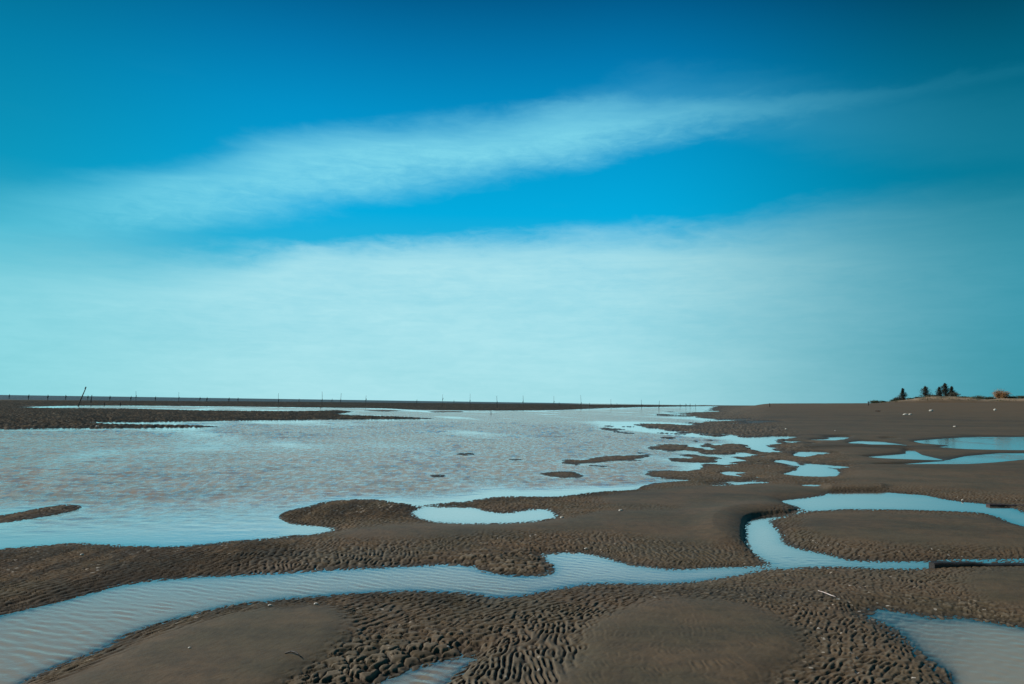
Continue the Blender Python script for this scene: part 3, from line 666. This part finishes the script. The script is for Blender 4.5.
for i, u in enumerate(SHORT):
    r = 300 + 25*math.cos(i*1.7)
    L = far_place(u, r); L.z = -0.05
    h = EYE + (0.7 if u < 260 else 1.0 + 0.5*math.sin(i))*r/FPX*0.9
    wd = 0.17 if u < 260 else 0.09
    t_ = thing('short_stake', '%s short dark marker from the left, a stubby post on the horizon line' % ORD[i], 'stake', L, 0, 'short stakes along the horizon')
    obj('post', stake_mesh(h, wd*0.6, random.uniform(-0.05, 0.05)), M_wood, t_)
    bm = bmesh.new(); tube(bm, [(-0.1, 0, h*0.42), (0.0, 0, h*0.62), (0.08, 0, h*0.86)], [wd*0.7, wd*1.3, wd*0.6], 7); obj('net_bundle', bm, M_net, t_)
# the leaning pole, its low neighbour, two stubs in the strip, one stake in the water
def near_stake(u0, v0, u1, v1, rad, name, label):
    p, r = hit(u0, v0)
    h = abs(v0 - v1) * r / FPX; dx = (u1 - u0) * r / FPX
    t_ = thing(name, label, 'stake', p)
    obj('pole', stake_mesh(h, rad, dx/h), M_wood, t_); return t_, h, dx
t_, h, dx = near_stake(77.5, 405.6, 83.7, 389.4, 0.10, 'leaning_pole', 'long dark pole leaning to the right at the far left of the flat')
bm = bmesh.new(); tube(bm, [(dx*0.93, 0, h*0.90), (dx*1.02, 0.02, h*1.02)], [0.10, 0.05], 7); obj('rag', bm, M_net, t_)
near_stake(90.6, 402.8, 91.2, 396, 0.11, 'mud_stake', 'short upright post just right of the long leaning pole')
near_stake(320.5, 409.4, 320.8, 406, 0.06, 'mud_stake', 'tiny stake in the thin strip of water behind the rough bar')
near_stake(491, 415.5, 491, 410.6, 0.05, 'mud_stake', 'lone stub sticking out of the water in front of the far bar')
near_stake(104, 405, 104.3, 402.8, 0.10, 'mud_stake', 'low stub right of the leaning pole, nearer of two by the strip')
near_stake(120.6, 405, 120.2, 402.8, 0.10, 'mud_stake', 'low stub right of the leaning pole, farther of two by the strip')
near_stake(769.5, 406.5, 769.6, 403.2, 0.12, 'mud_stake', 'single dark post at the crest of the beach, centre right')
near_stake(868, 405, 868.2, 401.4, 0.14, 'mud_stake', 'short dark post at the left end of the dune')

# ------------------------------------------------------------------ trees and shrubs on the dune
def leaf_cloud(bm, fn, n, size, seed, droop=0.0):
    r_ = random.Random(seed)
    for _ in range(n):
        c = fn(r_)
        if c is None: continue
        a = r_.uniform(0, 6.28); b = r_.uniform(-0.9, 0.9) - droop
        d = Vector((math.cos(a)*math.cos(b), math.sin(a)*math.cos(b), math.sin(b))); e = d.orthogonal().normalized()
        e.rotate(Matrix.Rotation(r_.uniform(0, 6.28), 3, d)) if False else None
        s = size * r_.uniform(0.5, 1.3)
        v0 = bm.verts.new(c - e*s*0.35); v1 = bm.verts.new(c + e*s*0.35); v2 = bm.verts.new(c + d*s*1.5)
        bm.faces.new((v0, v1, v2))
def conifer(loc, h, w, seed, label, skew=0.0):
    t_ = thing('casuarina_tree', label, 'tree', loc, 0, 'casuarina trees on the dune')
    r_ = random.Random(seed)
    bm = bmesh.new(); tube(bm, [(0, 0, -0.4), (0.03, 0, h*0.3), (-0.03+skew*0.4, 0.02, h*0.65), (skew, 0, h*0.97)], [h*0.035, h*0.027, h*0.016, 0.01], 7)
    limbs = []
    for i in range(26):
        f = 0.06 + 0.90*(i/25); a = i*2.4 + r_.uniform(-.4, .4)
        ln = w*0.36*(1-f)**0.8*r_.uniform(0.4, 1.35) + 0.06
        base = Vector((skew*f, 0, h*f)); tip = base + Vector((math.cos(a)*ln, math.sin(a)*ln, ln*r_.uniform(0.25, 0.75)))
        tube(bm, [base, (base+tip)/2 + Vector((0, 0, -0.03)), tip], [h*0.010, h*0.007, 0.01], 5); limbs.append((base, tip, ln))
    obj('trunk', bm, M_bark, t_)
    bm = bmesh.new()
    def fn(q):
        b, tp, ln = limbs[int(26*q.random()**1.35)]; k = q.random()**0.9
        c = b.lerp(tp, k); s = 0.05 + 0.16*ln
        return c + Vector((q.gauss(0, s), q.gauss(0, s), q.gauss(0, s*0.9)))
    leaf_cloud(bm, fn, 5200, h*0.04, seed+1, -0.5)
    obj('crown', bm, M_leaf, t_, smooth=False)
    return t_
def shrub(loc, w, h, seed, label, mat, n=1400, group='shrubs on the dune', name='dune_shrub'):
    t_ = thing(name, label, 'shrub', loc, 0, group); r_ = random.Random(seed)
    bm = bmesh.new(); tips = []
    for i in range(11):
        a = r_.uniform(0, 6.28); rr = r_.random()**0.5
        tip = Vector((math.cos(a)*w*0.42*rr, math.sin(a)*w*0.42*rr, h*(0.45 + 0.45*(1-rr*rr)*r_.uniform(0.6, 1.1))))
        tube(bm, [(0.1*tip.x, 0.1*tip.y, -0.3), tip*0.55 + Vector((0, 0, 0.05)), tip], [0.05, 0.035, 0.012], 5); tips.append(tip)
    obj('stem', bm, M_bark, t_)
    bm = bmesh.new()
    def fn(q):
        tp = q.choice(tips); c = tp * q.uniform(0.25, 1.02)
        v_ = Vector((q.gauss(0, w*0.10), q.gauss(0, w*0.10), q.gauss(0, h*0.13)))
        c = c + v_; return c if c.z > -0.1 else None
    leaf_cloud(bm, fn, n, 0.16, seed+2, -0.2); obj('foliage', bm, mat, t_, smooth=False)
    return t_
def dune_spot(u, r):
    a = px_az(u, 402); x, y = r*math.sin(a), r*math.cos(a); return Vector((x, y, height_at(x, y) - 0.1)), r / FPX
def top_h(u, vt, L):                 # height a thing at L needs so that its tip is seen at row vt
    r = math.hypot(L.x, L.y)
    _, el = azel(u, vt); return EYE + math.tan(float(el))*r - L.z
for k, (u, vt, wpx, r, lab) in enumerate([
    (903, 388.4, 8, 236, 'small dark feathery tree standing alone, leftmost of the dune trees'),
    (925.5, 386.6, 13, 240, 'dark pointed tree in the middle, bushy on its right side, gap on both sides'),
    (939.5, 387.2, 9, 238, 'slim dark tree leaning against the tallest tree, on its left'),
    (945.5, 383.4, 12, 243, 'tallest dark tree of the right-hand clump'),
    (952, 386.4, 9, 239, 'narrow tree with a thin top at the right edge of the clump')]):
    L, s = dune_spot(u, r); conifer(L, top_h(u, vt, L), wpx*s*1.15, 300+k*7, lab)
for k, (u, vt, wpx, r, lab, mt) in enumerate([
    (875, 400.2, 9, 228, 'low dark bush at the left foot of the dune', M_scrub),
    (882, 400.8, 6, 230, 'small low bush just right of the leftmost dune bush', M_scrub),
    (898, 396.8, 6, 233, 'little dark bush at the foot of the lone small tree, left side', M_leaf),
    (911, 399.0, 7, 234, 'flat dark bush right of the lone small tree', M_scrub),
    (930.5, 394.8, 8, 236, 'bushy undergrowth between the pointed tree and the clump', M_leaf),
    (936.5, 395.2, 7, 241, 'dark bush tucked against the left side of the tree clump', M_leaf),
    (953, 391.8, 9, 236, 'rounded bush below the narrow right-hand tree', M_leaf),
    (965, 397.6, 9, 238, 'low green scrub just right of the tree clump', M_scrub),
    (972, 397.0, 8, 243, 'low dark scrub filling the dip left of the halfway scrub', M_scrub),
    (918, 398.0, 7, 238, 'flat dark scrub joining the lone tree to the pointed tree', M_scrub),
    (895, 400.2, 7, 231, 'low dune scrub left of the lone small tree', M_scrub),
    (979, 395.4, 13, 240, 'mid-sized green scrub halfway between clump and rusty bush', M_scrub),
    (990, 396.8, 10, 240, 'green scrub just left of the rusty orange bush', M_scrub),
    (1001.5, 389.2, 11, 238, 'round rusty orange bush near the right edge', M_rust),
    (1012, 395.8, 10, 240, 'green scrub just right of the rusty orange bush', M_scrub),
    (1022, 395.2, 11, 241, 'green scrub at the very right edge of the dune', M_scrub)]):
    L, s = dune_spot(u, r); shrub(L, wpx*s*1.25, max(0.5, top_h(u, vt, L)), 500+k*5, lab, mt, 5200 if mt is M_rust else 1700)
# dune grass: countless blades
bm = bmesh.new(); q = random.Random(77)
for _ in range(5200):
    a = az_d0 + 0.01 + q.random()*0.30; r = 222 + 40*q.random()
    x, y = r*math.sin(a), r*math.cos(a)
    if math.sin(a*170)+math.sin(a*61+2)+math.sin(r*0.4) < 0.1: continue
    z = height_at(x, y) - 0.03; hgt_ = q.uniform(0.15, 0.5); s = q.uniform(0.04, 0.1); th = q.uniform(0, 3.14)
    e = Vector((math.cos(th), math.sin(th), 0))*s; c = Vector((x, y, z))
    bm.faces.new((bm.verts.new(c-e), bm.verts.new(c+e), bm.verts.new(c + Vector((q.uniform(-.15, .15), q.uniform(-.15, .15), hgt_)))))
go = obj('dune_grass', bm, M_grass, smooth=False); go['kind'] = 'stuff'; go['label'] = 'dry tufted grass covering the dune behind the beach'; go['category'] = 'grass'

# ------------------------------------------------------------------ things lying about
def litter(u, v, wpx, hpx, name, label, cat, mat, seed, group=None, flat=1.0, rug=0.3):
    p, r = hit(u, v); s = r / FPX
    w = wpx*s/2; h = max(hpx*s*0.55, 0.006)
    o = obj(name, lump(w*0.85, w*0.6*flat, h*0.8, seed, 3, rug), mat); o.location = (p.x, p.y, max(p.z, -0.003) + h*0.5)
    o.rotation_euler = (0, 0, random.uniform(-0.4, 0.4)); tag(o, label, cat, group); return o
litter(905.5, 414.6, 5, 1.8, 'foam_block', 'larger half of a white foam pair on the upper beach', 'litter', M_white, 1, rug=0.18)
litter(910.4, 414.4, 3.4, 1.6, 'foam_block', 'smaller white foam lump touching the larger one on its right', 'litter', M_white, 2, rug=0.18)
litter(931, 410.9, 3.4, 2.2, 'foam_block', 'pale cream lump on the beach below the dark trees', 'litter', M_white, 3)
litter(995, 410, 2.6, 2.0, 'foam_block', 'small pale lump on the beach below the rusty orange bush', 'litter', M_white, 4)
litter(955, 426.8, 3.2, 1.4, 'foam_block', 'dull pale lump alone on smooth sand above the right pools', 'litter', M_shell, 5)
litter(878, 411, 5, 1.0, 'driftwood_piece', 'flat reddish driftwood scrap on the upper beach', 'driftwood', M_red, 6, rug=0.4)
litter(97, 427.6, 3.2, 1.6, 'foam_block', 'bright white lump at the tip of the rough bar on the left', 'litter', M_white, 7)
litter(962.5, 500.8, 2.6, 1.6, 'shell', 'white shell at the upper edge of the right-hand pool', 'shell', M_white, 8)
litter(620.8, 511, 4.5, 2.0, 'shell', 'white shell on the narrow rippled band above the smooth sand', 'shell', M_white, 9)
litter(586, 550.6, 4, 1.8, 'shell', 'white shell at the head of the central stream pool', 'shell', M_shell, 10)
litter(562, 518.3, 4.5, 2.4, 'shell', 'white shell at the right tip of the middle pool', 'shell', M_white, 11)
litter(189.5, 648.6, 3, 1.6, 'shell', 'tiny pale shell alone on the smooth lower-left sand', 'shell', M_shell, 12)
litter(270, 606.5, 4, 2.4, 'shell', 'pale shell on the ripple edge above the lower-left dome', 'shell', M_shell, 13)
litter(316, 604.5, 4.4, 2.4, 'shell', 'cream shell at the stream edge right of the other pale shell', 'shell', M_shell, 14)
litter(82, 555.2, 3.2, 1.8, 'shell', 'pale shell on the rippled bar at far left', 'shell', M_shell, 15)
litter(835.2, 430.8, 1.6, 1.0, 'shell', 'pale speck on sand by the tiny upper pool', 'shell', M_shell, 16)
litter(786, 429.2, 2.4, 1.2, 'shell', 'white speck beside the small pool, upper centre right', 'shell', M_white, 17)
litter(1003, 506, 3, 1.4, 'shell', 'pale shell beside the reddish timber at the right edge', 'shell', M_shell, 18)
# thin pinkish stick
p, r = hit(826.5, 596); s = r/FPX
bm = bmesh.new(); tube(bm, [(-3.4*s, 0.10, 0.010), (-1*s, 0.03, 0.013), (1.5*s, -0.05, 0.010), (3.2*s, -0.11, 0.012)], [0.0018, 0.003, 0.0035, 0.002], 7)
o = obj('plastic_straw', bm, M_pink); o.location = p + Vector((0, 0, 0.008)); tag(o, 'thin pinkish white stick lying on rippled mud below the stream', 'litter')
# curved dark twig on the lower-left dome
p, r = hit(293, 656.5); s = r/FPX
bm = bmesh.new(); tube(bm, [(-9.5*s, 0.035, 0.0), (-4*s, 0.045, 0.008), (2*s, 0.02, 0.010), (9*s, -0.03, 0.0)], [0.003, 0.006, 0.005, 0.002], 7)
o = obj('twig', bm, M_beam); o.location = p + Vector((0, 0, 0.004)); tag(o, 'curved dark twig on the smooth sand dome, lower left', 'twig')
# soaked timbers at the right
def timber(u0, v0, u1, v1, hh, depth, mat, name, label):
    a, ra = hit(u0, v0); b_, rb = hit(u1, v1); a.z = 0; b_.z = 0
    mid_ = (a+b_)/2; d = (b_-a); L = d.length
    bm = bmesh.new(); n = 28; secs = []
    for i in range(n+1):
        f = i/n; x = (f-0.5)*L; wob_ = 0.012*math.sin(9*f)+0.006*math.sin(31*f+1)
        hz = hh*(1+0.10*math.sin(14*f)+0.06*math.sin(37*f)); dp = depth*(1+0.08*math.sin(11*f+2))
        pr = [(-dp/2, -0.05), (-dp/2, hz*0.82), (-dp*0.38, hz), (dp*0.38, hz*1.02), (dp/2, hz*0.85), (dp/2, -0.05)]
        secs.append([bm.verts.new((x, yy+wob_, zz)) for yy, zz in pr])
    for s0, s1 in zip(secs, secs[1:]):
        for k in range(6): bm.faces.new((s0[k], s0[(k+1) % 6], s1[(k+1) % 6], s1[k]))
    bm.faces.new(secs[0]); bm.faces.new(secs[-1][::-1]); bmesh.ops.recalc_face_normals(bm, faces=bm.faces)
    o = obj(name, bm, mat, smooth=False); o.location = mid_; o.rotation_euler = (0, 0, math.atan2(d.y, d.x)); return o
o = timber(932, 568.6, 1120, 566.4, 0.060, 0.10, M_beam, 'timber_beam', ''); tag(o, 'long black waterlogged beam along the narrow channel at the right edge', 'beam')
o = timber(988, 506.4, 1060, 506.0, 0.030, 0.12, M_red, 'timber_beam', ''); tag(o, 'dark reddish timber half sunk by the upper right pool', 'beam')

# ------------------------------------------------------------------ render settings
S.render.engine = 'CYCLES'
S.view_settings.view_transform = 'Standard'; S.view_settings.look = 'None'; S.view_settings.exposure = 0; S.view_settings.gamma = 1
S.render.resolution_x = W_PX; S.render.resolution_y = H_PX
S.cycles.max_bounces = 5; S.cycles.transparent_max_bounces = 6
